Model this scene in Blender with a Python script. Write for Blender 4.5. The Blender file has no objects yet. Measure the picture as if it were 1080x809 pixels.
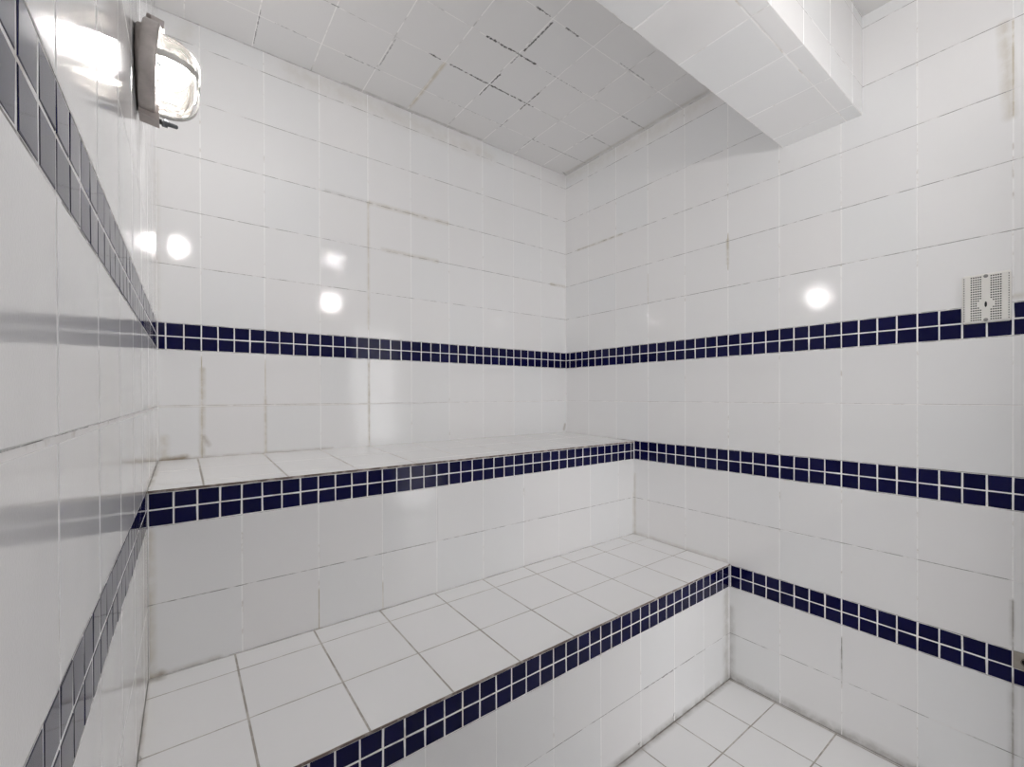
import bpy, math, random
from mathutils import Vector, Matrix, Euler
random.seed(7)
S = bpy.context.scene
COL = S.collection

# ------------------------------------------------------------------ measurements (metres)
W, WL = 1.9174, 0.0128            # left wall: x = -W + WL*y
YR = -1.956                       # rear wall
ZC, ZCN = 2.524, 2.484            # ceiling behind / in front of the beam
D1, D2 = 0.4939, 0.9874           # front faces of the upper / lower bench
UB, LB = 0.968, 0.4880            # seat heights at the front edge
BY0, BY1, BZ = -1.195, -1.442, 2.152
LP1, LP2, FILL = 69.0, 98.0, 8.2   # strength of the lamps, added fill light behind the door
LV = dict(M=.1931, C0=.3897, C1=.4835, L=.6796, B0=.8750, B1=.9704, J=1.1703, A0=1.3649, A1=1.4584,
          re=1.659, rd=1.854, rc=2.051, rb=2.2472, ra=2.4446)

# ------------------------------------------------------------------ materials
def new_mat(name):
    m = bpy.data.materials.new(name); m.use_nodes = True
    nt = m.node_tree; nt.nodes.clear()
    return m, nt
def N(nt, kind, **kw):
    n = nt.nodes.new(kind)
    for k, v in kw.items():
        if k in n.inputs: n.inputs[k].default_value = v
        else: setattr(n, k, v)
    return n
def math_node(nt, op, a, b=None, clamp=False):
    n = nt.nodes.new('ShaderNodeMath'); n.operation = op; n.use_clamp = clamp
    for i, v in enumerate((a, b)):
        if v is None: continue
        if isinstance(v, (int, float)): n.inputs[i].default_value = v
        else: nt.links.new(v, n.inputs[i])
    return n.outputs[0]
def mix_col(nt, fac, a, b):
    n = nt.nodes.new('ShaderNodeMix'); n.data_type = 'RGBA'
    for sock, v in ((n.inputs[0], fac), (n.inputs[6], a), (n.inputs[7], b)):
        if isinstance(v, (int, float)): sock.default_value = v
        elif isinstance(v, tuple): sock.default_value = (*v, 1) if len(v) == 3 else v
        else: nt.links.new(v, sock)
    return n.outputs[2]
def noise(nt, co, scale, detail=3.0, rough=.5):
    n = N(nt, 'ShaderNodeTexNoise', Scale=scale, Detail=detail, Roughness=rough)
    nt.links.new(co, n.inputs['Vector'])
    return n.outputs['Fac']
def ramp(nt, x, a, b):
    n = nt.nodes.new('ShaderNodeMapRange'); n.clamp = True
    n.inputs[1].default_value = a; n.inputs[2].default_value = b
    nt.links.new(x, n.inputs[0])
    return n.outputs[0]

def capsule_group():
    g = bpy.data.node_groups.new('capsule_stain', 'ShaderNodeTree')
    for nm, t in (('P', 'NodeSocketVector'), ('A', 'NodeSocketVector'), ('B', 'NodeSocketVector'), ('Radius', 'NodeSocketFloat')):
        g.interface.new_socket(nm, in_out='INPUT', socket_type=t)
    g.interface.new_socket('Mask', in_out='OUTPUT', socket_type='NodeSocketFloat')
    gi = g.nodes.new('NodeGroupInput'); go = g.nodes.new('NodeGroupOutput')
    def vm(op, a, b=None):
        n = g.nodes.new('ShaderNodeVectorMath'); n.operation = op
        g.links.new(a, n.inputs[0])
        if b is not None: g.links.new(b, n.inputs[1])
        return n
    pa = vm('SUBTRACT', gi.outputs['P'], gi.outputs['A']).outputs[0]
    ba = vm('SUBTRACT', gi.outputs['B'], gi.outputs['A']).outputs[0]
    t = math_node(g, 'DIVIDE', vm('DOT_PRODUCT', pa, ba).outputs['Value'], vm('DOT_PRODUCT', ba, ba).outputs['Value'], True)
    sc = g.nodes.new('ShaderNodeVectorMath'); sc.operation = 'SCALE'
    g.links.new(ba, sc.inputs[0]); g.links.new(t, sc.inputs['Scale'])
    d = vm('LENGTH', vm('SUBTRACT', pa, sc.outputs[0]).outputs[0]).outputs['Value']
    q = math_node(g, 'DIVIDE', d, gi.outputs['Radius'])
    g.links.new(math_node(g, 'SUBTRACT', 1.0, q, True), go.inputs['Mask'])
    return g
CAPS = capsule_group()

def stained(nt, co, base, stains):
    """stains: (A, B, radius, colour, strength, contrast) - dirt with a place and a shape of its own"""
    if not stains: return base
    nz = noise(nt, co, 22, 4, .6)
    nf = noise(nt, co, 70, 3, .7)
    for (a, b, r, c, st, hard) in stains:
        g = nt.nodes.new('ShaderNodeGroup'); g.node_tree = CAPS
        nt.links.new(co, g.inputs['P'])
        g.inputs['A'].default_value = a
        g.inputs['B'].default_value = tuple(b[i] + (1e-4 if i == 0 and tuple(a) == tuple(b) else 0) for i in range(3))
        g.inputs['Radius'].default_value = r
        m = g.outputs['Mask']
        if hard:
            v = math_node(nt, 'SUBTRACT', math_node(nt, 'ADD', math_node(nt, 'MULTIPLY', m, .55), nf), .85)
            m = math_node(nt, 'MULTIPLY', v, 6.0, True)
        else:
            m = math_node(nt, 'MULTIPLY', math_node(nt, 'MULTIPLY', m, 1.4), math_node(nt, 'ADD', math_node(nt, 'MULTIPLY', ramp(nt, nz, .32, .66), .75), .25), True)
        base = mix_col(nt, math_node(nt, 'MULTIPLY', m, st, True), base, c)
    return base

def tile_mat(name, cols, rough, stains=(), spec=.5, bump=.10, var=.0, clearwave=.12):
    m, nt = new_mat(name)
    out = nt.nodes.new('ShaderNodeOutputMaterial'); p = nt.nodes.new('ShaderNodeBsdfPrincipled')
    nt.links.new(p.outputs[0], out.inputs[0])
    co = nt.nodes.new('ShaderNodeTexCoord').outputs['Object']
    geo = nt.nodes.new('ShaderNodeNewGeometry')
    cr = nt.nodes.new('ShaderNodeValToRGB')
    el = cr.color_ramp.elements
    while len(el) < len(cols): el.new(.5)
    for i, c in enumerate(cols):
        el[i].position = i / (len(cols) - 1); el[i].color = (*c, 1)
    nt.links.new(geo.outputs['Random Per Island'], cr.inputs[0])
    base = cr.outputs[0]
    if var:
        base = mix_col(nt, math_node(nt, 'MULTIPLY', ramp(nt, noise(nt, co, 7, 4), .35, .75), var), base, tuple(x * .86 for x in cols[0]))
    base = stained(nt, co, base, stains)
    nt.links.new(base, p.inputs['Base Color'])
    p.inputs['Roughness'].default_value = rough
    p.inputs['Specular IOR Level'].default_value = spec
    b1 = N(nt, 'ShaderNodeBump', Strength=clearwave, Distance=.004)
    nt.links.new(noise(nt, co, 9, 1), b1.inputs['Height'])
    b2 = N(nt, 'ShaderNodeBump', Strength=bump, Distance=.0004)
    nt.links.new(noise(nt, co, 420, 1.5), b2.inputs['Height']); nt.links.new(b1.outputs[0], b2.inputs['Normal'])
    nt.links.new(b2.outputs[0], p.inputs['Normal'])
    return m

def grout_mat(name, light, dark, amount, scale=30, stains=()):
    m, nt = new_mat(name)
    out = nt.nodes.new('ShaderNodeOutputMaterial'); p = nt.nodes.new('ShaderNodeBsdfPrincipled')
    nt.links.new(p.outputs[0], out.inputs[0])
    co = nt.nodes.new('ShaderNodeTexCoord').outputs['Object']
    f = ramp(nt, noise(nt, co, scale, 4, .6), .62 - amount * .5, .72 - amount * .4)
    base = stained(nt, co, mix_col(nt, f, light, dark), stains)
    nt.links.new(base, p.inputs['Base Color']); p.inputs['Roughness'].default_value = .85
    p.inputs['Specular IOR Level'].default_value = .25
    return m

def simple(name, col, rough=.5, metal=0., var=0., scale=40, col2=None, spec=.5):
    m, nt = new_mat(name)
    out = nt.nodes.new('ShaderNodeOutputMaterial'); p = nt.nodes.new('ShaderNodeBsdfPrincipled')
    nt.links.new(p.outputs[0], out.inputs[0])
    co = nt.nodes.new('ShaderNodeTexCoord').outputs['Object']
    f = ramp(nt, noise(nt, co, scale, 4, .6), .35, .7)
    nt.links.new(mix_col(nt, math_node(nt, 'MULTIPLY', f, var), col, col2 or tuple(c * .6 for c in col)), p.inputs['Base Color'])
    p.inputs['Roughness'].default_value = rough; p.inputs['Metallic'].default_value = metal
    p.inputs['Specular IOR Level'].default_value = spec
    return m

BEIGE, BROWN, MOULD, GREY = (.58, .53, .43), (.30, .24, .16), (.045, .043, .042), (.33, .31, .28)
def bx(i): return -.1952 - .2 * i
back_stains = [
    ((-1.795, 0, 1.00), (-1.792, 0, 1.30), .013, BEIGE, .55, 0), ((-1.775, 0, 1.03), (-1.79, 0, 1.06), .012, BROWN, .4, 0),
    ((-1.92, 0, .985), (-1.35, 0, .985), .011, BROWN, .35, 0), ((-1.905, 0, .985), (-1.84, 0, .99), .016, BROWN, .9, 0),
    ((-1.92, 0, 1.17), (-1.20, 0, 1.17), .006, BEIGE, .5, 0),
    ((-1.37, 0, 2.055), (-1.20, 0, 2.052), .011, GREY, .25, 0), ((-1.19, 0, 2.052), (-.80, 0, 2.050), .015, BEIGE, .5, 0),
    ((-1.13, 0, 1.858), (-.86, 0, 1.855), .014, BEIGE, .45, 0), ((-1.195, 0, 1.52), (-1.193, 0, 2.05), .010, BEIGE, .3, 0),
    ((-1.5, 0, 2.49), (-.55, 0, 2.46), .055, BEIGE, .22, 0), ((-1.917, 0, 1.45), (-1.917, 0, 2.0), .014, BEIGE, .22, 0),
    ((-1.195, 0, .98), (-1.195, 0, 1.36), .010, BEIGE, .4, 0), ((-1.595, 0, .99), (-1.595, 0, 1.20), .009, BEIGE, .4, 0),
    ((-.12, 0, 1.855), (-.01, 0, 1.855), .012, BEIGE, .6, 0), ((-.02, 0, 1.0), (-.01, 0, 1.03), .012, BROWN, .4, 0),
    ((-.787, 0, 2.442), (-.782, 0, 2.444), .007, MOULD, .9, 1), ((-.99, 0, 2.52), (-.985, 0, 2.52), .006, MOULD, .8, 1),
    ((-1.9, 0, 2.36), (-1.82, 0, 2.50), .035, BEIGE, .2, 0), ((-1.9, 0, .99), (-1.9, 0, 1.06), .02, BEIGE, .5, 0),
]
right_stains = [
    ((0, -1.775, 1.98), (0, -1.765, 2.24), .020, BEIGE, .5, 0), ((0, -.98, 1.76), (0, -.98, 1.86), .009, BEIGE, .7, 0),
    ((0, -.10, 2.05), (0, -.42, 2.05), .010, BEIGE, .6, 0), ((0, -.02, 2.50), (0, -.9, 2.50), .05, BEIGE, .2, 0),
    ((0, -1.381, .195), (0, -1.381, .30), .006, GREY, .3, 0), ((0, -1.78, .03), (0, -1.78, .38), .012, GREY, .25, 0),
    ((0, -.99, .01), (0, -1.9, .01), .030, GREY, .5, 0), ((0, -.99, .03), (0, -.99, .30), .025, GREY, .35, 0),
    ((0, -.50, .50), (0, -.97, .495), .010, BEIGE, .3, 0), ((0, -.5, .50), (0, -.5, .8), .010, BEIGE, .4, 0),
    ((0, -1.78, .5), (0, -1.78, .62), .008, GREY, .3, 0), ((0, -.782, 2.475), (0, -.780, 2.490), .007, MOULD, .95, 1), ((0, -1.74, 1.475), (0, -1.83, 1.475), .012, BEIGE, .5, 0),
]
left_stains = [((-1.92, -.03, 1.17), (-1.92, -.6, 1.17), .015, BEIGE, .35, 0), ((-1.92, -.05, .98), (-1.92, -.5, .98), .02, BEIGE, .5, 0),
               ((-1.92, -.47, .49), (-1.92, -.95, .49), .03, BEIGE, .6, 0), ((-1.92, -.5, .5), (-1.92, -.5, .8), .02, BEIGE, .5, 0)]
ceil_st = [
    ((-1.08, -.372, ZC), (-1.035, -.370, ZC), .0125, MOULD, .95, 1), ((-.99, -.370, ZC), (-.86, -.369, ZC), .0105, MOULD, .95, 1),
    ((-.85, -.369, ZC), (-.70, -.368, ZC), .0115, MOULD, .95, 1), ((-.80, -.29, ZC), (-.80, -.45, ZC), .0095, MOULD, .9, 1),
    ((-.95, -.572, ZC), (-.86, -.572, ZC), .0115, MOULD, .95, 1), ((-.85, -.574, ZC), (-.72, -.574, ZC), .012, MOULD, .95, 1),
    ((-.797, -.60, ZC), (-.797, -.76, ZC), .0095, MOULD, .9, 1), ((-.80, -.52, ZC), (-.80, -.57, ZC), .008, MOULD, .7, 1),
    ((-.88, -.775, ZC), (-.82, -.775, ZC), .011, MOULD, .9, 1), ((-.74, -.773, ZC), (-.68, -.772, ZC), .010, MOULD, .8, 1),
    ((-.598, -.32, ZC), (-.598, -.46, ZC), .0095, MOULD, .9, 1), ((-.69, -.369, ZC), (-.56, -.368, ZC), .010, MOULD, .9, 1),
    ((-.596, -.16, ZC), (-.596, -.23, ZC), .007, MOULD, .6, 1), ((-.40, -.17, ZC), (-.01, -.172, ZC), .006, MOULD, .75, 1),
    ((-.20, -.57, ZC), (-.01, -.572, ZC), .008, MOULD, .7, 1), ((-.40, -.10, ZC), (-.40, -.2, ZC), .006, MOULD, .6, 1),
    ((-.16, -.368, ZC), (-.02, -.368, ZC), .007, MOULD, .6, 1), ((-.182, -.30, ZC), (-.182, -.38, ZC), .008, MOULD, .6, 1),
    ((-1.34, -.17, ZC), (-1.2, -.17, ZC), .006, MOULD, .6, 1), ((-1.58, -.17, ZC), (-1.48, -.17, ZC), .006, MOULD, .5, 1),
    ((-1.213, -.20, ZC), (-1.213, -.36, ZC), .006, MOULD, .5, 1), ((-1.63, -.02, ZC), (-1.63, -.2, ZC), .006, MOULD, .6, 1),
    ((-1.42, -.37, ZC), (-1.48, -.37, ZC), .007, MOULD, .7, 1), ((-1.01, -.36, ZC), (-1.01, -.03, ZC), .012, BEIGE, .8, 0),
    ((-.02, -.03, ZC), (-.02, -1.19, ZC), .016, (.48, .45, .40), .5, 0), ((-.0, -.01, ZC), (-.04, -.02, ZC), .009, MOULD, .7, 1),
    ((-.6, -.01, ZC), (-1.3, -.01, ZC), .010, GREY, .5, 0), ((-.45, -.78, ZC), (-.30, -.78, ZC), .007, MOULD, .6, 1),
    ((-.66, -.57, ZC), (-.45, -.57, ZC), .006, MOULD, .5, 1), ((-.9, -.172, ZC), (-.6, -.172, ZC), .005, MOULD, .55, 1),
]
riser_st = [((-1.922, -D1, .49), (-1.922, -D1, .86), .018, BEIGE, .55, 0), ((-1.925, -D1, .488), (-1.78, -D1, .490), .020, BROWN, .45, 0),
            ((-1.922, -D1, .49), (-1.90, -D1, .50), .016, BROWN, .6, 0), ((-.005, -D1, .49), (-.005, -D1, .7), .010, BEIGE, .4, 0)]
# stained vertical joints, the grout itself
joint_st = [((-1.522, -D1, .49), (-1.522, -D1, .61), .012, BEIGE, .9, 0), ((-1.322, -D1, .49), (-1.322, -D1, .58), .012, BEIGE, .6, 0),
            ((-1.795, 0, .98), (-1.795, 0, 1.34), .014, BEIGE, .9, 0), ((-1.595, 0, .98), (-1.595, 0, 1.34), .012, BEIGE, .7, 0),
            ((-1.195, 0, .98), (-1.195, 0, 1.34), .012, BEIGE, .8, 0), ((-1.195, 0, 1.50), (-1.195, 0, 2.05), .012, BEIGE, .6, 0),
            ((0, -1.381, .19), (0, -1.381, .34), .012, GREY, .9, 0), ((0, -1.781, .02), (0, -1.781, .40), .014, GREY, .7, 0),
            ((0, -1.781, .49), (0, -1.781, .62), .012, GREY, .8, 0), ((0, -1.781, 1.98), (0, -1.781, 2.24), .014, BEIGE, .9, 0),
            ((0, -.981, 1.74), (0, -.981, 1.88), .012, BEIGE, .9, 0), ((0, -.581, 1.66), (0, -.581, 1.80), .010, BEIGE, .6, 0)]
riser2_st = [((-.03, -D2, .01), (-.03, -D2, .36), .040, (.45, .43, .38), .5, 0), ((-1.9, -D2, .005), (0, -D2, .005), .026, GREY, .55, 0),
             ((-.42, -D2, .02), (-.41, -D2, .03), .012, MOULD, .7, 1), ((-.42, -D2, .193), (-.60, -D2, .193), .006, MOULD, .7, 1),
             ((-.20, -D2, .193), (-.36, -D2, .193), .006, MOULD, .5, 1), ((-.62, -D2, .02), (-.61, -D2, .02), .012, MOULD, .7, 1)]
seat_st = [((-1.925, -.50, LB), (-1.929, -.98, LB), .010, BROWN, .45, 0), ((-1.92, -.50, LB), (-1.90, -.505, LB), .016, BROWN, .55, 0),
           ((-1.924, -.78, LB), (-1.925, -.80, LB), .009, MOULD, .8, 1)]
useat_st = [((-1.918, -.02, UB + .015), (-1.923, -.48, UB), .012, BROWN, .5, 0), ((-1.9, -.01, UB), (-1.2, -.01, UB), .012, BROWN, .5, 0)]

WH = [(.89, .89, .89), (.90, .895, .893), (.878, .886, .89), (.89, .883, .881), (.88, .89, .892)]
tm = lambda n, st, r=.075: tile_mat('white_glazed_tile_' + n, WH, r, st, .66, .16, .05)
NAVY = [(.0045, .0045, .046), (.003, .0035, .040), (.007, .007, .056), (.004, .0045, .043)]
M = dict(
    back=tm('back', back_stains), right=tm('right', right_stains), left=tm('left', left_stains), rear=tm('rear', ()),
    riser=tm('riser', riser_st), riser2=tm('riser_low', riser2_st), beam=tm('beam', ()),
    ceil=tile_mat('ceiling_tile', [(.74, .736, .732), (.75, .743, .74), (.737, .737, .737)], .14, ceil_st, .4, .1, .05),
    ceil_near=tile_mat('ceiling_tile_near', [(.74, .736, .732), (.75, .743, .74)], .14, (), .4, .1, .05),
    seat=tile_mat('matte_seat_tile', [(.94, .938, .935), (.948, .944, .942), (.932, .932, .932)], .11, seat_st, .6, .2, .05, .05),
    useat=tile_mat('matte_seat_tile_upper', [(.90, .897, .893), (.91, .906, .903)], .2, useat_st, .5, .3, .05),
    floor=tile_mat('matte_floor_tile', [(.91, .906, .902), (.92, .916, .912), (.902, .902, .902)], .32,
                   [((0, -1.0, 0), (0, -1.9, 0), .02, GREY, .5, 0), ((-1.9, -.99, 0), (0, -.99, 0), .02, GREY, .5, 0)], .45, .25, .06),
    navy=tile_mat('navy_glass_mosaic', NAVY, .08, (), .17, .05, 0, .2),
    white_grout=grout_mat('white_grout', (.95, .95, .945), (.74, .72, .69), .10, 30, joint_st),
    joint=grout_mat('hairline_joint', (.84, .83, .82), (.30, .29, .28), .44, 22),
    jointw=grout_mat('pale_joint', (.93, .92, .91), (.72, .69, .65), .15, 18),
    floor_grout=grout_mat('grey_beige_grout', (.60, .57, .53), (.42, .39, .35), .45, 20),
    seat_edge=grout_mat('dirty_edge_grout', (.52, .47, .43), (.20, .16, .14), .5, 30),
    ceil_joint=grout_mat('ceiling_joint', (.86, .85, .84), (.52, .51, .50), .18, 14, ceil_st),
)

# ------------------------------------------------------------------ mesh builder
class MB:
    def __init__(s): s.v, s.f, s.m, s.sm, s.mats = [], [], [], [], []
    def mi(s, mat):
        if mat not in s.mats: s.mats.append(mat)
        return s.mats.index(mat)
    def add(s, verts, faces, mat, smooth=False):
        o = len(s.v); k = s.mi(mat)
        s.v += [tuple(x) for x in verts]
        for f in faces: s.f.append(tuple(o + i for i in f)); s.m.append(k); s.sm.append(smooth)
    def quad(s, a, b, c, d, mat): s.add([a, b, c, d], [(0, 1, 2, 3)], mat)
    def box(s, lo, hi, mat, bev=0):
        x0, y0, z0 = lo; x1, y1, z1 = hi
        s.hexa([(x0, y0, z0), (x1, y0, z0), (x1, y1, z0), (x0, y1, z0), (x0, y0, z1), (x1, y0, z1), (x1, y1, z1), (x0, y1, z1)], mat)
    def hexa(s, p, mat): s.add(p, [(3, 2, 1, 0), (4, 5, 6, 7), (0, 1, 5, 4), (1, 2, 6, 5), (2, 3, 7, 6), (3, 0, 4, 7)], mat)
    def lathe(s, prof, mat, seg=48, cap=True, smooth=True, axis_point=(0, 0, 0)):
        # profile of (along x, radius)
        vs, fs = [], []
        for (a, r) in prof:
            for i in range(seg):
                t = 2 * math.pi * i / seg
                vs.append((axis_point[0] + a, axis_point[1] + r * math.cos(t), axis_point[2] + r * math.sin(t)))
        for j in range(len(prof) - 1):
            for i in range(seg):
                i2 = (i + 1) % seg
                fs.append((j * seg + i, j * seg + i2, (j + 1) * seg + i2, (j + 1) * seg + i))
        if cap:
            fs.append(tuple(range(seg))[::-1]); fs.append(tuple((len(prof) - 1) * seg + i for i in range(seg)))
        s.add(vs, fs, mat, smooth)
    def tube(s, pts, r, mat, seg=10):
        pts = [Vector(p) for p in pts]; vs, fs = [], []
        ref = Vector((0.13, .31, .94))
        for i, p in enumerate(pts):
            t = (pts[min(i + 1, len(pts) - 1)] - pts[max(i - 1, 0)]).normalized()
            a = t.cross(ref).normalized(); b = t.cross(a)
            for k in range(seg):
                q = 2 * math.pi * k / seg
                vs.append(p + a * r * math.cos(q) + b * r * math.sin(q))
        for i in range(len(pts) - 1):
            for k in range(seg):
                k2 = (k + 1) % seg
                fs.append((i * seg + k, i * seg + k2, (i + 1) * seg + k2, (i + 1) * seg + k))
        fs.append(tuple(range(seg))[::-1]); fs.append(tuple((len(pts) - 1) * seg + k for k in range(seg)))
        s.add(vs, fs, mat, True)
    def strap(s, pts, up, w, t, mat):
        # flat band along pts; up = band's width direction, t = thickness outward
        pts = [Vector(p) for p in pts]; up = Vector(up).normalized(); vs, fs = [], []
        for i, p in enumerate(pts):
            d = (pts[min(i + 1, len(pts) - 1)] - pts[max(i - 1, 0)]).normalized()
            n = d.cross(up).normalized()
            for (a, b) in ((-.5, -.5), (.5, -.5), (.5, .5), (-.5, .5)):
                vs.append(p + up * w * a + n * t * b)
        for i in range(len(pts) - 1):
            for k in range(4):
                k2 = (k + 1) % 4
                fs.append((i * 4 + k, i * 4 + k2, (i + 1) * 4 + k2, (i + 1) * 4 + k))
        fs.append((3, 2, 1, 0)); e = (len(pts) - 1) * 4; fs.append((e, e + 1, e + 2, e + 3))
        s.add(vs, fs, mat)
    # ---- tiling
    def tile(s, F, u0, u1, v0, v1, mat, wob=.00022, edge=.0016, depth=.0012):
        j = lambda: random.uniform(-.0003, .0003)
        a, b, c, d = u0 + j(), u1 + j(), v0 + j(), v1 + j()
        tu, tv = random.uniform(-wob, wob), random.uniform(-wob, wob)
        ring = []
        for (e, w) in ((0, -depth), (edge * .28, -depth * .35), (edge, 0)):
            for (u, v, su, sv) in ((a + e, c + e, -1, -1), (b - e, c + e, 1, -1), (b - e, d - e, 1, 1), (a + e, d - e, -1, 1)):
                ring.append(F(u, v, w + tu * su + tv * sv))
        fs = [(8, 9, 10, 11)]
        for q in (0, 4):
            for k in range(4):
                k2 = (k + 1) % 4
                fs.append((q + k, q + k2, q + 4 + k2, q + 4 + k))
        s.add(ring, fs, mat)
    def strip(s, F, u0, u1, v0, v1, w, mat): s.quad(F(u0, v0, w), F(u1, v0, w), F(u1, v1, w), F(u0, v1, w), mat)
    def build(s, name, parent=None, loc=None):
        me = bpy.data.meshes.new(name)
        org = Vector(loc) if loc else Vector((0, 0, 0))
        me.from_pydata([tuple(Vector(v) - org) for v in s.v], [], s.f)
        for m in s.mats: me.materials.append(m)
        me.polygons.foreach_set('material_index', s.m); me.polygons.foreach_set('use_smooth', s.sm)
        me.update()
        o = bpy.data.objects.new(name, me); COL.objects.link(o)
        o.location = org
        if parent: o.parent = parent
        return o

def cuts(lo, hi, origin, pitch, mn=.004):
    k0 = math.floor((lo - origin) / pitch); r = [lo]
    c = origin + k0 * pitch
    while c < hi - mn:
        if c > lo + mn: r.append(c)
        c += pitch
    return r + [hi]

def tiled(mb, F, us, rows, mat, gu=.0027, gv=.0010, jmat=None, hmat=None, gd=.0005, **kw):
    """rows: list of (v0, v1); joints between columns gu wide, between rows gv wide"""
    jmat = jmat or M['white_grout']; hmat = hmat or M['joint']
    for (v0, v1) in rows:
        for a, b in zip(us[:-1], us[1:]):
            mb.tile(F, a + gu / 2, b - gu / 2, v0 + gv / 2, v1 - gv / 2, mat, **kw)
    # vertical grout, then the darker hairline between the rows
    lo, hi = us[0], us[-1]
    for (v0, v1) in rows:
        for a in us: mb.strip(F, max(lo, a - gu), min(hi, a + gu), v0, v1, -gd, jmat)
    vmin, vmax = min(r[0] for r in rows), max(r[1] for r in rows)
    for v in sorted({v for r in rows for v in r}):
        mb.strip(F, lo, hi, max(vmin, v - gv), min(vmax, v + gv), -gd * .92, hmat)

def mosaic(name, F, us, v0, v1, label, parent=None, skip=()):
    mb = MB(); vm = (v0 + v1) / 2; g = .0034
    for r, (a0, a1) in enumerate(((v0, vm), (vm, v1))):
        for a, b in zip(us[:-1], us[1:]):
            if any(r == sr and a < sc < b for sr, sc in skip) or b - a < .005: continue
            mb.tile(F, a + g / 2, b - g / 2, a0 + g / 2, a1 - g / 2, M['navy'], wob=.0003, edge=.0016, depth=.0012)
    mb.strip(F, us[0], us[-1], v0, v1, -.0006, M['white_grout'])
    o = mb.build(name, parent)
    if not parent: o['kind'] = 'structure'; o['label'] = label
    return o

def struct(o, label=None):
    o['kind'] = 'structure'
    if label: o['label'] = label
    return o
def tag(o, label, cat, group=None):
    o['label'] = label; o['category'] = cat
    if group: o['group'] = group
def empty(name, loc, rz=0):
    o = bpy.data.objects.new(name, None); COL.objects.link(o)
    o.location = loc; o.rotation_euler = (0, 0, rz); o.empty_display_size = .05
    return o

# ------------------------------------------------------------------ frames  P(u, v, depth out of the surface)
lx = lambda y: -W + WL * y
F_back = lambda u, v, w: (u, -w, v)
F_right = lambda u, v, w: (-w, -u, v)
F_left = lambda u, v, w: (lx(u) + w, u, v)
F_rear = lambda u, v, w: (-u, YR + w, v)
F_floor = lambda u, v, w: (u, v, w)
F_ceil = lambda u, v, w: (v, u, ZC - w)
F_ceiln = lambda u, v, w: (v, u, ZCN - w)
def F_front(y): return lambda u, v, w: (u, y - w, v)

# ------------------------------------------------------------------ walls
L_ = LV
rows_wall = [(0, L_['M']), (L_['M'], L_['C0']), (L_['C1'], L_['L']), (L_['L'], L_['B0']), (L_['B1'], L_['J']), (L_['J'], L_['A0']),
             (L_['A1'], L_['re']), (L_['re'], L_['rd']), (L_['rd'], L_['rc']), (L_['rc'], L_['rb']), (L_['rb'], L_['ra']), (L_['ra'], ZC)]
BANDS = [('A', L_['A0'], L_['A1']), ('B', L_['B0'], L_['B1']), ('C', L_['C0'], L_['C1'])]
TH = .06
def solid_back(mb, F, u0, u1, v0, v1, mat, front=-.0008, th=TH):
    p = [F(u0, v0, -th), F(u1, v0, -th), F(u1, v0, front), F(u0, v0, front), F(u0, v1, -th), F(u1, v1, -th), F(u1, v1, front), F(u0, v1, front)]
    mb.add(p, [(0, 1, 2, 3), (7, 6, 5, 4), (1, 0, 4, 5), (2, 1, 5, 6), (3, 2, 6, 7), (0, 3, 7, 4)], mat)

HW = {'J': 1}
def wall(name, F, lo, hi, origin, mat, rows, label, jw=.0008, **kw):
    # the joint at shoulder height is wider and filled white
    rows = [(a, b - jw) if b == L_['J'] else (a + .0004, b) if a == L_['J'] else (a, b) for a, b in rows]
    mb = MB(); us = cuts(lo, hi, origin, .2)
    tiled(mb, F, us, rows, mat, **kw)
    mb.strip(F, lo, hi, L_['J'] - jw - .001, L_['J'] + .0006, -.00025, M['jointw'])
    solid_back(mb, F, lo - .03, hi + .03, -.0, ZC, M['white_grout'])
    return struct(mb.build(name), label)
xl0 = lx(0)
wall('wall_back', F_back, xl0, 0, -.1952, M['back'], rows_wall[4:], 'white tiled wall behind the two benches')
wall('wall_right', F_right, 0, -YR, .1814, M['right'], rows_wall, 'white tiled wall to the right of the benches')
wall('wall_left', F_left, YR, 0, -.0195, M['left'], rows_wall, 'white tiled wall along the left of the benches', .0040, gu=.0030, wob=.0001)
# rear wall, with an added glazed door at its right end (world x from -.70 to -.06)
DX0, DX1, DZ = .06, .70, 1.95
mb = MB(); wr = -lx(YR)
allrows = sorted(rows_wall + [(b[1], b[2]) for b in BANDS])
tiled(mb, F_rear, cuts(DX1, wr, .1, .2), rows_wall, M['rear'])
tiled(mb, F_rear, [0, DX0], rows_wall, M['rear'])
top = [(max(a, DZ), b) for a, b in rows_wall if b > DZ]
tiled(mb, F_rear, cuts(DX0, DX1, .1, .2), top, M['rear'])
solid_back(mb, F_rear, DX1, wr + .03, 0, ZC, M['white_grout']); solid_back(mb, F_rear, -.03, DX0, 0, ZC, M['white_grout'])
solid_back(mb, F_rear, DX0, DX1, DZ, ZC, M['white_grout'])
struct(mb.build('wall_rear'), 'white tiled wall opposite the benches')

# navy mosaic borders set into the walls
n = 0
def border(F, lo, hi, origin, v0, v1, label, skip=()):
    global n; n += 1
    mosaic('trim_%d' % n, F, cuts(lo, hi, origin, .05), v0, v1, label, None, skip)
border(F_back, xl0, 0, -.1952, L_['A0'], L_['A1'], 'navy mosaic border across the wall behind the benches')
border(F_right, 0, -YR, .1814, L_['A0'], L_['A1'], 'upper navy mosaic border on the right wall, under the vent cover', [(1, 1.705), (1, 1.755)])
border(F_right, D1 + .002, -YR, .1814, L_['B0'], L_['B1'], 'middle navy mosaic border on the right wall')
border(F_right, D2 + .002, -YR, .1814, L_['C0'], L_['C1'], 'lowest navy mosaic border on the right wall', [(1, 1.80)])
border(F_left, YR, 0, -.0195, L_['A0'], L_['A1'], 'upper navy mosaic border on the left wall, under the lamp')
border(F_left, YR, -D1 - .002, -.0195, L_['B0'], L_['B1'], 'lower navy mosaic border on the left wall')
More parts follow.
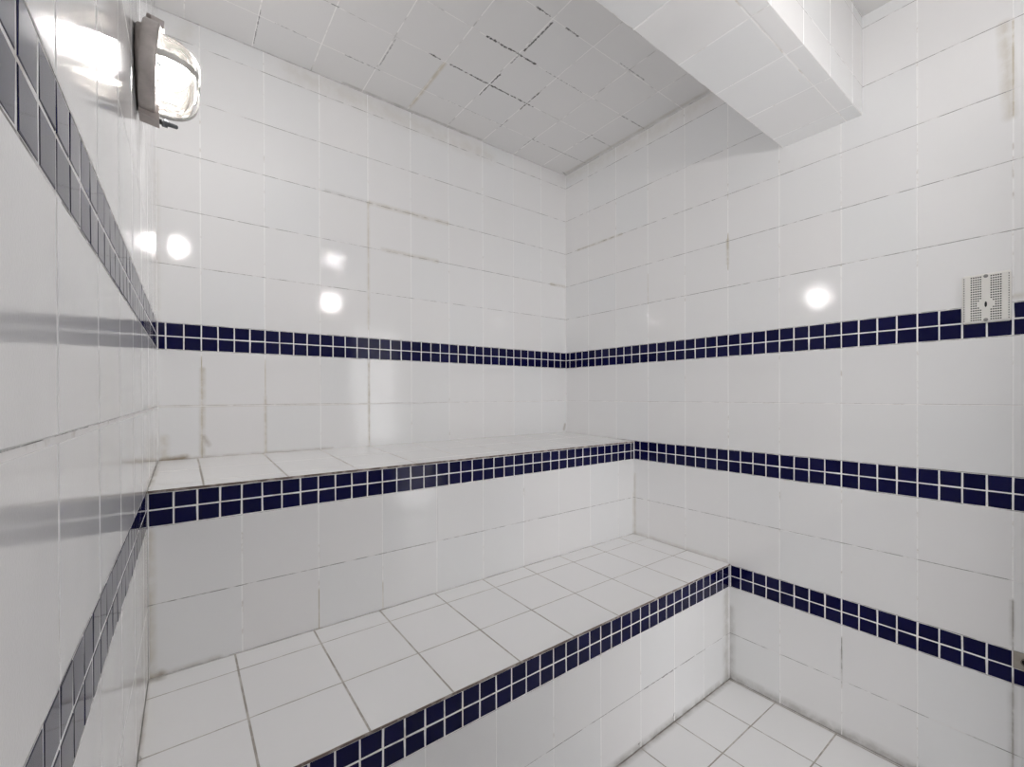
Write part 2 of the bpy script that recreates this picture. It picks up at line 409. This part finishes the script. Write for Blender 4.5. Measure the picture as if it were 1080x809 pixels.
border(F_left, YR, -D2 - .002, -.0195, L_['C0'], L_['C1'], 'lowest navy mosaic border on the left wall')
for nm, a, b in BANDS:
    border(F_rear, DX1, -lx(YR), .1, a, b, dict(A='upper', B='middle', C='lowest')[nm] + ' navy mosaic border on the wall opposite the benches')

# unseen glazed door and lobby, added to bring fill light in low
ALU = simple('brushed_aluminium', (.62, .62, .62), .35, .9, .2)
m, nt = new_mat('clear_door_glass'); out = nt.nodes.new('ShaderNodeOutputMaterial')
tr = N(nt, 'ShaderNodeBsdfTransparent', Color=(.95, .955, .95, 1)); gl = N(nt, 'ShaderNodeBsdfGlossy', Roughness=.02)
fr = N(nt, 'ShaderNodeFresnel', IOR=1.3); mx = nt.nodes.new('ShaderNodeMixShader')
nt.links.new(fr.outputs[0], mx.inputs[0]); nt.links.new(tr.outputs[0], mx.inputs[1]); nt.links.new(gl.outputs[0], mx.inputs[2]); nt.links.new(mx.outputs[0], out.inputs[0])
DGLASS = m
mb = MB(); y0, y1 = YR - .055, YR - .005
mb.box((-DX1, y0, 0), (-DX1 + .035, y1, DZ), ALU); mb.box((-DX0 - .035, y0, 0), (-DX0, y1, DZ), ALU)
mb.box((-DX1 + .035, y0, DZ - .035), (-DX0 - .035, y1, DZ), ALU); mb.box((-DX1 + .035, y0, 0), (-DX0 - .035, y1, .03), ALU)
dr = struct(mb.build('added_door_1'), 'added glazed door with an aluminium frame, letting in fill light')
mb = MB(); mb.box((-DX1 + .035, YR - .034, .03), (-DX0 - .035, YR - .026, DZ - .035), DGLASS); mb.build('glass_pane', dr)
mb = MB(); mb.tube([(-.64, YR - .028, .85), (-.64, YR + .028, .85), (-.64, YR + .032, .87), (-.64, YR + .032, 1.13), (-.64, YR + .028, 1.15), (-.64, YR - .028, 1.15)], .007, ALU, 12)
mb.build('door_handle', dr)
LOB = simple('white_lobby_paint', (.82, .82, .81), .6)
mb = MB(); ya, yb, xa, xb, zt = YR - TH, YR - 1.30, -1.35, .55, 2.45  # unseen lobby, added to house the fill light
mb.box((xa, yb - .05, 0), (xb, yb, zt), LOB); mb.box((xa - .05, yb, 0), (xa, ya - .001, zt), LOB); mb.box((xb, yb, 0), (xb + .05, ya - .001, zt), LOB)
struct(mb.build('wall_added_lobby'), 'white painted walls of the added lobby outside the door')
mb = MB(); mb.box((xa, yb, zt), (xb, ya - .001, zt + .05), LOB); struct(mb.build('ceiling_added_lobby'))
mb = MB(); mb.box((xa, yb, -.05), (xb, YR - .0505, -.0005), LOB); struct(mb.build('floor_added_lobby'))
ld = bpy.data.lights.new('added_fill_light', 'AREA'); ld.shape = 'RECTANGLE'; ld.size = 1.3; ld.size_y = 1.9  # area light added to brighten the low walls and floor
ld.energy = FILL; ld.color = (1.0, .972, 1.0)
lo = bpy.data.objects.new('added_fill_light', ld); COL.objects.link(lo); lo.location = (-.38, yb + .03, 1.05); lo.rotation_euler = (math.radians(90), 0, 0)

# floor
mb = MB()
vs = [YR] + [v for v in [-1.767, -1.567, -1.367, -1.167]] + [-D2]
us = cuts(lx(YR), 0, -.2089, .2)
tiled(mb, F_floor, us, list(zip(vs[:-1], vs[1:])), M['floor'], gu=.0036, gv=.0036, jmat=M['floor_grout'], hmat=M['floor_grout'], gd=.0007, edge=.0022)
mb.box((-W - .09, YR - .05, -.08), (.05, .05, -.001), M['floor_grout'])
struct(mb.build('floor'), 'white square tiled floor')

# ceiling, two levels either side of the beam
mb = MB()
ys = [BY0, -1.172, -.972, -.772, -.572, -.369, -.171, 0]
xs = cuts(-W - .01, 0, -.182 - .207 * 10, .2065)
tiled(mb, F_ceil, ys, list(zip(xs[:-1], xs[1:])), M['ceil'], gu=.0016, gv=.0024, jmat=M['ceil_joint'], hmat=M['ceil_joint'], gd=.0003)
mb.box((-W - .08, BY0 - .02, ZC + .0006), (.05, .05, ZC + .07), M['ceil_joint'])
ys = cuts(YR, BY1, -1.62, .2)
tiled(mb, F_ceiln, ys, list(zip(xs[:-1], xs[1:])), M['ceil_near'], gu=.0016, gv=.0024, jmat=M['white_grout'], hmat=M['white_grout'], gd=.0003)
mb.box((-W - .08, YR - .05, ZCN + .0006), (.05, BY1 + .02, ZCN + .07), M['ceil_near'])
struct(mb.build('ceiling'), 'white tiled ceiling')

# beam
mb = MB()
bxs = cuts(lx(BY1) + .003, -.0005, -.09 - .2055 * 9, .2055)
F_bb = lambda u, v, w: (v, u, BZ - w)
tiled(mb, F_bb, [BY1, -1.397, BY0], list(zip(bxs[:-1], bxs[1:])), M['beam'], gu=.0024, gv=.0024, jmat=M['jointw'], hmat=M['white_grout'], gd=.0004)
tiled(mb, F_front(BY1), cuts(bxs[0], bxs[-1], -.1 - .2 * 9, .2), [(BZ, 2.250), (2.250, 2.448), (2.448, ZCN)], M['beam'], gu=.0024, gv=.0010)
F_bk = lambda u, v, w: (-u, BY0 + w, v)
tiled(mb, F_bk, [-x for x in reversed(bxs)], [(BZ, 2.250), (2.250, 2.448), (2.448, ZC)], M['beam'])
mb.box((bxs[0], BY1 + .0008, BZ + .0008), (bxs[-1], BY0 - .0008, ZC - .0005), M['white_grout'])
struct(mb.build('ceiling_beam'), 'white tiled beam hanging below the ceiling')

# ------------------------------------------------------------------ benches
def bench(name, label, y_back, y_front, top_back, top_front, seat_xs, seat_ys, seat_mat, riser_org, riser_rows, band, riser_mat, zlow):
    root = empty(name, ((lx(y_front) - 0) / 2, (y_back + y_front) / 2, 0))
    tag(root, label, 'bench', 'tiled steam room benches')
    o = Vector(root.location)
    xl = lx(y_back) + .0012
    def fin(mbx, nm):
        ob = mbx.build(nm); ob.parent = root; ob.location = -o
        return ob
    # seat: matte white tiles, sloping a little to the front; their edge stands 2 mm proud of the border below
    def Fs(u, v, w):
        t = (v - y_back) / (y_front - y_back)
        return (max(u, lx(v) + .0008), v, top_back + (top_front - top_back) * t + w)
    mb = MB(); yf = y_front - .002
    vs = sorted([yf] + seat_ys + [y_back])
    tiled(mb, Fs, seat_xs, list(zip(vs[:-1], vs[1:])), seat_mat, gu=.0036, gv=.0022, jmat=M['floor_grout'], hmat=M['floor_grout'], gd=.0006, edge=.0020)
    t = .007
    p = [Fs(seat_xs[0], yf + .0004, -t), Fs(seat_xs[-1], yf + .0004, -t), Fs(seat_xs[-1], y_back, -t), Fs(seat_xs[0], y_back, -t),
         Fs(seat_xs[0], yf + .0004, -.0008), Fs(seat_xs[-1], yf + .0004, -.0008), Fs(seat_xs[-1], y_back, -.0008), Fs(seat_xs[0], y_back, -.0008)]
    mb.hexa(p, M['seat_edge'])
    fin(mb, 'seat')
    # riser: glazed tiles on a solid core
    F = F_front(y_front)
    mb = MB(); us = cuts(lx(y_front) + .0005, -.001, riser_org, .2)
    tiled(mb, F, us, riser_rows, riser_mat)
    z1 = min(top_back, top_front) - t - .0012
    mb.hexa([(lx(y_front) + .0005, y_front + .0009, zlow), (-.001, y_front + .0009, zlow), (-.001, y_back - .0030, zlow), (xl, y_back - .0030, zlow),
             (lx(y_front) + .0005, y_front + .0009, z1), (-.001, y_front + .0009, z1), (-.001, y_back - .0030, z1), (xl, y_back - .0030, z1)], M['white_grout'])
    fin(mb, 'riser')
    # navy mosaic border under the seat
    mb = MB(); v0, v1 = band; vm = (v0 + v1) / 2; g = .0034
    ms = cuts(lx(y_front) + .0005, -.001, riser_org, .05)
    for a0, a1 in ((v0, vm), (vm, v1)):
        for a, b in zip(ms[:-1], ms[1:]):
            if b - a > .006: mb.tile(F, a + g / 2, b - g / 2, a0 + g / 2, a1 - g / 2, M['navy'], wob=.0003)
    mb.strip(F, ms[0], ms[-1], v0, v1, -.0006, M['white_grout'])
    ob = fin(mb, 'mosaic_border'); ob['label'] = 'navy mosaic border'
    return root

sx = cuts(lx(-D2) - .01, -.0015, -.116 - .203 * 9, .203)
bench('tiled_bench', 'lower white tiled bench with a navy mosaic edge, next to the floor', -D1 + .0006, -D2, LB + .0060, LB, sx, [-.5802, -.7905], M['seat'],
      -.0089, [(.0015, L_['M']), (L_['M'], L_['C0'])], (L_['C0'], LB - .0072), M['riser2'], 0.0012)
sx = cuts(lx(-D1) - .01, -.0015, -.18 - .2035 * 9, .2035)
bench('tiled_bench', 'upper white tiled bench with a navy mosaic edge, against the back wall', -.0006, -D1, .985, UB, sx, [-.227, -.430], M['useat'],
      -.122, [(LB + .0071, L_['L']), (L_['L'], L_['B0'])], (L_['B0'], UB - .0072), M['riser'], 0.0012)

# ------------------------------------------------------------------ bulkhead lamps
METAL = simple('tarnished_metal', (.42, .38, .36), .45, .6, .7, 30, (.24, .21, .19))
RIM = simple('worn_rim_metal', (.52, .48, .46), .4, .65, .6, 40, (.33, .30, .28))
GUARD = simple('grey_guard_metal', (.62, .61, .58), .4, .6, .4, 40)
DARK = simple('black_gap', (.012, .012, .012), .8)
STEEL = simple('dark_thread_steel', (.16, .17, .18), .4, .8, .3)
def glass_mat():
    m, nt = new_mat('hazy_lamp_glass')
    out = nt.nodes.new('ShaderNodeOutputMaterial')
    tr = N(nt, 'ShaderNodeBsdfTransparent', Color=(1, 1, .98, 1))
    tl = N(nt, 'ShaderNodeBsdfTranslucent', Color=(.93, .92, .84, 1)); df = N(nt, 'ShaderNodeBsdfDiffuse', Color=(.90, .90, .82, 1))
    gl = N(nt, 'ShaderNodeBsdfGlossy', Roughness=.05); fr = N(nt, 'ShaderNodeFresnel', IOR=1.45)
    m0 = N(nt, 'ShaderNodeMixShader', Fac=.4); m1 = N(nt, 'ShaderNodeMixShader', Fac=.02); m2 = nt.nodes.new('ShaderNodeMixShader')
    k = nt.links.new
    k(tl.outputs[0], m0.inputs[1]); k(df.outputs[0], m0.inputs[2])
    k(tr.outputs[0], m1.inputs[1]); k(m0.outputs[0], m1.inputs[2])
    k(fr.outputs[0], m2.inputs[0]); k(m1.outputs[0], m2.inputs[1]); k(gl.outputs[0], m2.inputs[2]); k(m2.outputs[0], out.inputs[0])
    return m
GLASS = glass_mat()
def bulb_mat(strength):
    m, nt = new_mat('lit_bulb'); out = nt.nodes.new('ShaderNodeOutputMaterial')
    e = N(nt, 'ShaderNodeEmission', Color=(1, .975, .985, 1), Strength=strength)
    nt.links.new(e.outputs[0], out.inputs[0]); return m
REFL = simple('dull_reflector', (.045, .043, .036), .6)
PORC = simple('porcelain', (.75, .74, .70), .3)

def lamp(loc, rz, label, strength):
    root = empty('bulkhead_lamp', loc, rz); tag(root, label, 'lamp')
    mb = MB()
    mb.lathe([(.0, .080), (.004, .083), (.022, .085), (.026, .083)], METAL)
    for a in (.6, 2.5, 4.2): mb.lathe([(.018, .006), (.031, .006), (.032, .004)], METAL, 12, axis_point=(0, .083 * math.cos(a), .083 * math.sin(a)))
    b = mb.build('housing', root)
    mb = MB(); mb.lathe([(.0262, .076), (.0275, .074), (.0285, .03), (.0285, .0005)], REFL, 40, False); mb.build('reflector', root)
    mb = MB(); mb.lathe([(.026, .020), (.040, .018), (.044, .014)], PORC, 24, axis_point=(0, 0, .012)); mb.build('bulb_socket', root)
    # hinged rim ring
    mb = MB()
    mb.lathe([(.014, .0925), (.018, .0950), (.038, .0955), (.0415, .092), (.0415, .083), (.038, .0815), (.036, .0885), (.014, .0885), (.014, .0925)], RIM, 64, False)
    r = mb.build('rim_ring', root)
    mb = MB(); mb.hexa([(.014, -.026, .086), (.046, -.026, .086), (.046, .026, .086), (.014, .026, .086), (.016, -.022, .110), (.045, -.022, .107), (.045, .022, .107), (.016, .022, .110)], RIM)
    mb.tube([(.020, -.030, .100), (.020, .030, .100)], .004, METAL); mb.build('hinge', root)
    mb = MB(); mb.hexa([(.014, -.020, -.102), (.048, -.018, -.106), (.048, .018, -.106), (.014, .020, -.102), (.014, -.020, -.068), (.046, -.018, -.074), (.046, .018, -.074), (.014, .020, -.068)], METAL)
    mb.build('latch', root)
    mb = MB(); mb.lathe([(.044, .0055), (.052, .0055), (.052, .0085), (.062, .0085), (.062, .0048), (.078, .0044), (.080, .002)], STEEL, 14, axis_point=(0, 0, -.099))
    mb.build('thumb_screw', root)
    # glass dome
    prof = [(.038, .0800), (.053, .0800), (.067, .0785), (.080, .0745), (.090, .0675), (.097, .0600), (.102, .0520), (.1045, .042), (.1055, .022), (.1058, .0008)]
    mb = MB(); mb.lathe(prof, GLASS, 64, False); mb.build('glass_dome', root)
    # bulb: a fat pear shape lying out from the socket, sitting high in the dome
    bp = []
    for i in range(15):
        t = i / 14; a = .040 + .052 * t
        bp.append((a, max(.0006, .034 * math.sin(math.pi * min(1, .16 + .84 * t)) ** .72 if t < .999 else .0006)))
    mb = MB(); mb.lathe(bp, bulb_mat(strength), 32, True, True, (0, 0, .016)); bu = mb.build('bulb', root); bu['label'] = 'lit white bulb'
    # guard: two flat straps crossing over the dome and a thin retaining wire
    op = [(.041, .0850), (.054, .0850), (.069, .0832), (.083, .0788), (.0935, .0715), (.1015, .0630), (.107, .053), (.1095, .042), (.1100, .02), (.1105, 0)]
    full = [(a, rr) for a, rr in op] + [(a, -rr) for a, rr in reversed(op[:-1])]
    mb = MB(); mb.strap([(a, rr, 0) for a, rr in full], (0, 0, 1), .013, .0025, GUARD)
    mb.strap([(a + .0026, 0, rr) for a, rr in full], (0, 1, 0), .013, .0025, GUARD); mb.build('guard_strap', root)
    mb = MB(); mb.tube([(.043, -.092, -.028), (.060, -.0935, -.040), (.083, -.088, -.047)], .0018, STEEL, 8)
    mb.build('retaining_wire', root)
    # the hinged frame stands a little open at the bottom: swing everything it carries about the hinge
    piv = Vector((.024, 0, .095)); R = Matrix.Translation(piv) @ Matrix.Rotation(.06, 4, 'Y') @ Matrix.Translation(-piv)
    for c in root.children:
        if c.name.split('.')[0] in ('rim_ring', 'hinge', 'latch', 'thumb_screw', 'glass_dome', 'guard_strap', 'retaining_wire'): c.data.transform(R)
    return root
lamp((lx(-.70) + .0006, -.70, 1.898), 0, 'caged metal bulkhead lamp glowing on the left wall above the benches', LP1)
lamp((-.855, YR + .0006, 1.955), math.pi / 2, 'caged metal bulkhead lamp on the wall opposite the benches', LP2)

# ------------------------------------------------------------------ vent cover on the right wall
PLAST = simple('ivory_plastic', (.84, .83, .79), .4, 0, .35, 25, (.76, .74, .69))
SCREW = simple('dull_screw', (.30, .30, .29), .45, .7, .3)
VY, VZ, VW, VH, VT = -1.7305, 1.4780, .0485, .0705, .011
root = empty('vent_cover', (-.0004, VY, VZ), math.pi)   # local +x points into the room, local y = -world y
tag(root, 'ivory perforated plastic vent cover screwed to the right wall over the navy border', 'vent cover')
mb = MB()
iw, ih, t = VW - .0075, VH - .0045, VT
# bevelled body: base ring, sloped sides
def ringp(w, h, x, c=.004):
    return [(x, -w + c, -h), (x, w - c, -h), (x, w, -h + c), (x, w, h - c), (x, w - c, h), (x, -w + c, h), (x, -w, h - c), (x, -w, -h + c)]
rings = [ringp(VW, VH, 0), ringp(VW, VH, t * .55), ringp(VW - .0012, VH - .001, t * .72, .004)]
pts = sum(rings, []); fs = []
for q in range(2):
    for k in range(8):
        k2 = (k + 1) % 8; fs.append((q * 8 + k, q * 8 + k2, q * 8 + 8 + k2, q * 8 + 8 + k))
fs.append(tuple(range(8))[::-1])
mb.add(pts, fs, PLAST)
# front face with real pits
hy = .00155; hz = .0017
colsy = [s * (.0105 + .0046 * i) for s in (-1, 1) for i in range(5)]
rowsz = [-.0615 + .00683 * i for i in range(19)]
def holes_ok(y, z):
    if abs(y) < .013 and -.030 < z < -.006: return False
    if abs(y) < .018 and -.024 < z < -.012: return False
    return True
ysg = sorted({-iw, iw} | {y + s * hy for y in colsy for s in (-1, 1)})
zsg = sorted({-ih, ih} | {z + s * hz for z in rowsz for s in (-1, 1)})
for i in range(len(ysg) - 1):
    for j in range(len(zsg) - 1):
        y0, y1, z0, z1 = ysg[i], ysg[i + 1], zsg[j], zsg[j + 1]
        cy, cz = (y0 + y1) / 2, (z0 + z1) / 2
        hole = any(abs(cy - y) < hy * .5 for y in colsy) and any(abs(cz - z) < hz * .5 for z in rowsz) and holes_ok(cy, cz)
        if not hole: mb.quad((t, y0, z0), (t, y1, z0), (t, y1, z1), (t, y0, z1), PLAST)
        else:
            d = t - .003
            mb.quad((d, y0, z0), (d, y1, z0), (d, y1, z1), (d, y0, z1), DARK)
            for (a, b) in (((y0, z0), (y1, z0)), ((y1, z0), (y1, z1)), ((y1, z1), (y0, z1)), ((y0, z1), (y0, z0))):
                mb.quad((d, *a), (d, *b), (t, *b), (t, *a), DARK)
# sloped shoulder between front face and body, with a row of slits down each side
o8 = ringp(VW - .0012, VH - .001, t * .72, .004)
a, b, c, d = (t, -iw, -ih), (t, iw, -ih), (t, iw, ih), (t, -iw, ih)
mb.add(o8 + [a, b, c, d], [(0, 1, 9, 8), (1, 2, 9), (2, 3, 10, 9), (3, 4, 10), (4, 5, 11, 10), (5, 6, 11), (6, 7, 8, 11), (7, 0, 8)], PLAST)
for s in (-1, 1):
    for z in rowsz:
        y0, y1 = s * (iw + .0022), s * (iw + .0040)
        f = lambda y: t - (abs(y) - iw) / (VW - .0012 - iw) * t * .28 + .00015
        q = [(f(y0), y0, z - hz * .9), (f(y1), y1, z - hz * .9), (f(y1), y1, z + hz * .9), (f(y0), y0, z + hz * .9)]
        mb.quad(*(q if s > 0 else q[::-1]), DARK)
mb.build('cover_plate', root)
for z in (.0625, -.0625):
    mb = MB(); mb.lathe([(t - .002, .0048), (t + .0010, .0048), (t + .0016, .0034)], SCREW, 20, axis_point=(0, 0, z)); mb.build('screw', root)
mb = MB(); st = []
for i in range(32):
    q = 2 * math.pi * i / 32; st.append((.0068 * math.cos(q), .0125 * math.sin(q)))
vsx = [(t - .001, y, z - .0185) for y, z in st] + [(t + .0014, y * .93, z * .95 - .0185) for y, z in st] + [(t + .0014, y * .38, z * .66 - .0185) for y, z in st] + [(t - .001, y * .38, z * .66 - .0185) for y, z in st]
fs = []
for q in range(3):
    for k in range(32):
        k2 = (k + 1) % 32; fs.append((q * 32 + k, q * 32 + k2, q * 32 + 32 + k2, q * 32 + 32 + k))
mb.add(vsx, fs, PLAST)
mb.add([(t + .0003, y * .38, z * .66 - .0185) for y, z in st], [tuple(range(32))], DARK)
mb.build('slot_boss', root)

# ------------------------------------------------------------------ pipe outlet in the lowest border, at the right edge of the photo
MORT = simple('beige_mortar', (.40, .37, .32), .9, 0, .5, 60, (.30, .27, .23))
PIPE = simple('old_brass', (.22, .20, .17), .4, .8, .4)
vm = (L_['C0'] + L_['C1']) / 2
zc = (vm + L_['C1']) / 2; yc = -1.8064
root = empty('pipe_outlet', (-.0002, yc, zc), math.pi)
tag(root, 'round dark pipe outlet in a beige mortar square on the right wall', 'pipe outlet')
mb = MB(); h = .0245; t = .0016; seg = 32; R0 = .011
vv, ff = [], []
for i in range(seg):
    q = 2 * math.pi * i / seg; c, s_ = math.cos(q), math.sin(q); k = 1 / max(abs(c), abs(s_))
    vv += [(t, R0 * c, R0 * s_), (t, h * c * k, (h - .001) * s_ * k), (0, h * c * k, (h - .001) * s_ * k), (0, R0 * c, R0 * s_)]
for i in range(seg):
    a, b = i * 4, ((i + 1) % seg) * 4
    for k in range(4): ff.append((a + k, b + k, b + (k + 1) % 4, a + (k + 1) % 4))
mb.add(vv, [f[::-1] for f in ff], MORT); mb.build('mortar_patch', root)
mb = MB(); mb.lathe([(.0003, .0108), (.004, .0108), (.0045, .0095), (.004, .0085), (.0008, .0085)], PIPE, 32, False)
mb.lathe([(.0006, .0086), (.0007, .0004)], DARK, 32, False); mb.build('pipe_mouth', root)

# ------------------------------------------------------------------ camera
cam = bpy.data.cameras.new('camera'); co = bpy.data.objects.new('camera', cam); COL.objects.link(co)
yaw, pitch, roll, f = .6468, -.0037, -.0037, 464.31
fw = Vector((math.sin(yaw) * math.cos(pitch), math.cos(yaw) * math.cos(pitch), math.sin(pitch)))
rt = Vector((math.cos(yaw), -math.sin(yaw), 0)); up = rt.cross(fw)
r3 = rt * math.cos(roll) + up * math.sin(roll); u3 = -rt * math.sin(roll) + up * math.cos(roll)
mw = Matrix((r3, u3, -fw)).transposed().to_4x4(); mw.translation = Vector((-1.858, -1.9195, 1.2016))
co.matrix_world = mw
cam.sensor_fit = 'HORIZONTAL'; cam.sensor_width = 36; cam.lens = f * 36 / 1080
cam.shift_x = -.09 / 1080; cam.shift_y = 14.81 / 1080
cam.clip_start = .005; cam.clip_end = 50
S.camera = co

# ------------------------------------------------------------------ world and view
w = bpy.data.worlds.new('world'); S.world = w; w.use_nodes = True
w.node_tree.nodes['Background'].inputs[0].default_value = (0, 0, 0, 1)
S.view_settings.view_transform = 'Standard'; S.view_settings.look = 'None'
S.view_settings.gamma = 1; S.view_settings.use_curve_mapping = False
S.view_settings.exposure = 1.20
S.cycles.max_bounces = 24; S.cycles.diffuse_bounces = 16; S.cycles.glossy_bounces = 8; S.cycles.transmission_bounces = 8
S.cycles.transparent_max_bounces = 16
S.cycles.use_denoising = True
S.cycles.sample_clamp_indirect = 0; S.cycles.blur_glossy = 0; S.cycles.caustics_reflective = False
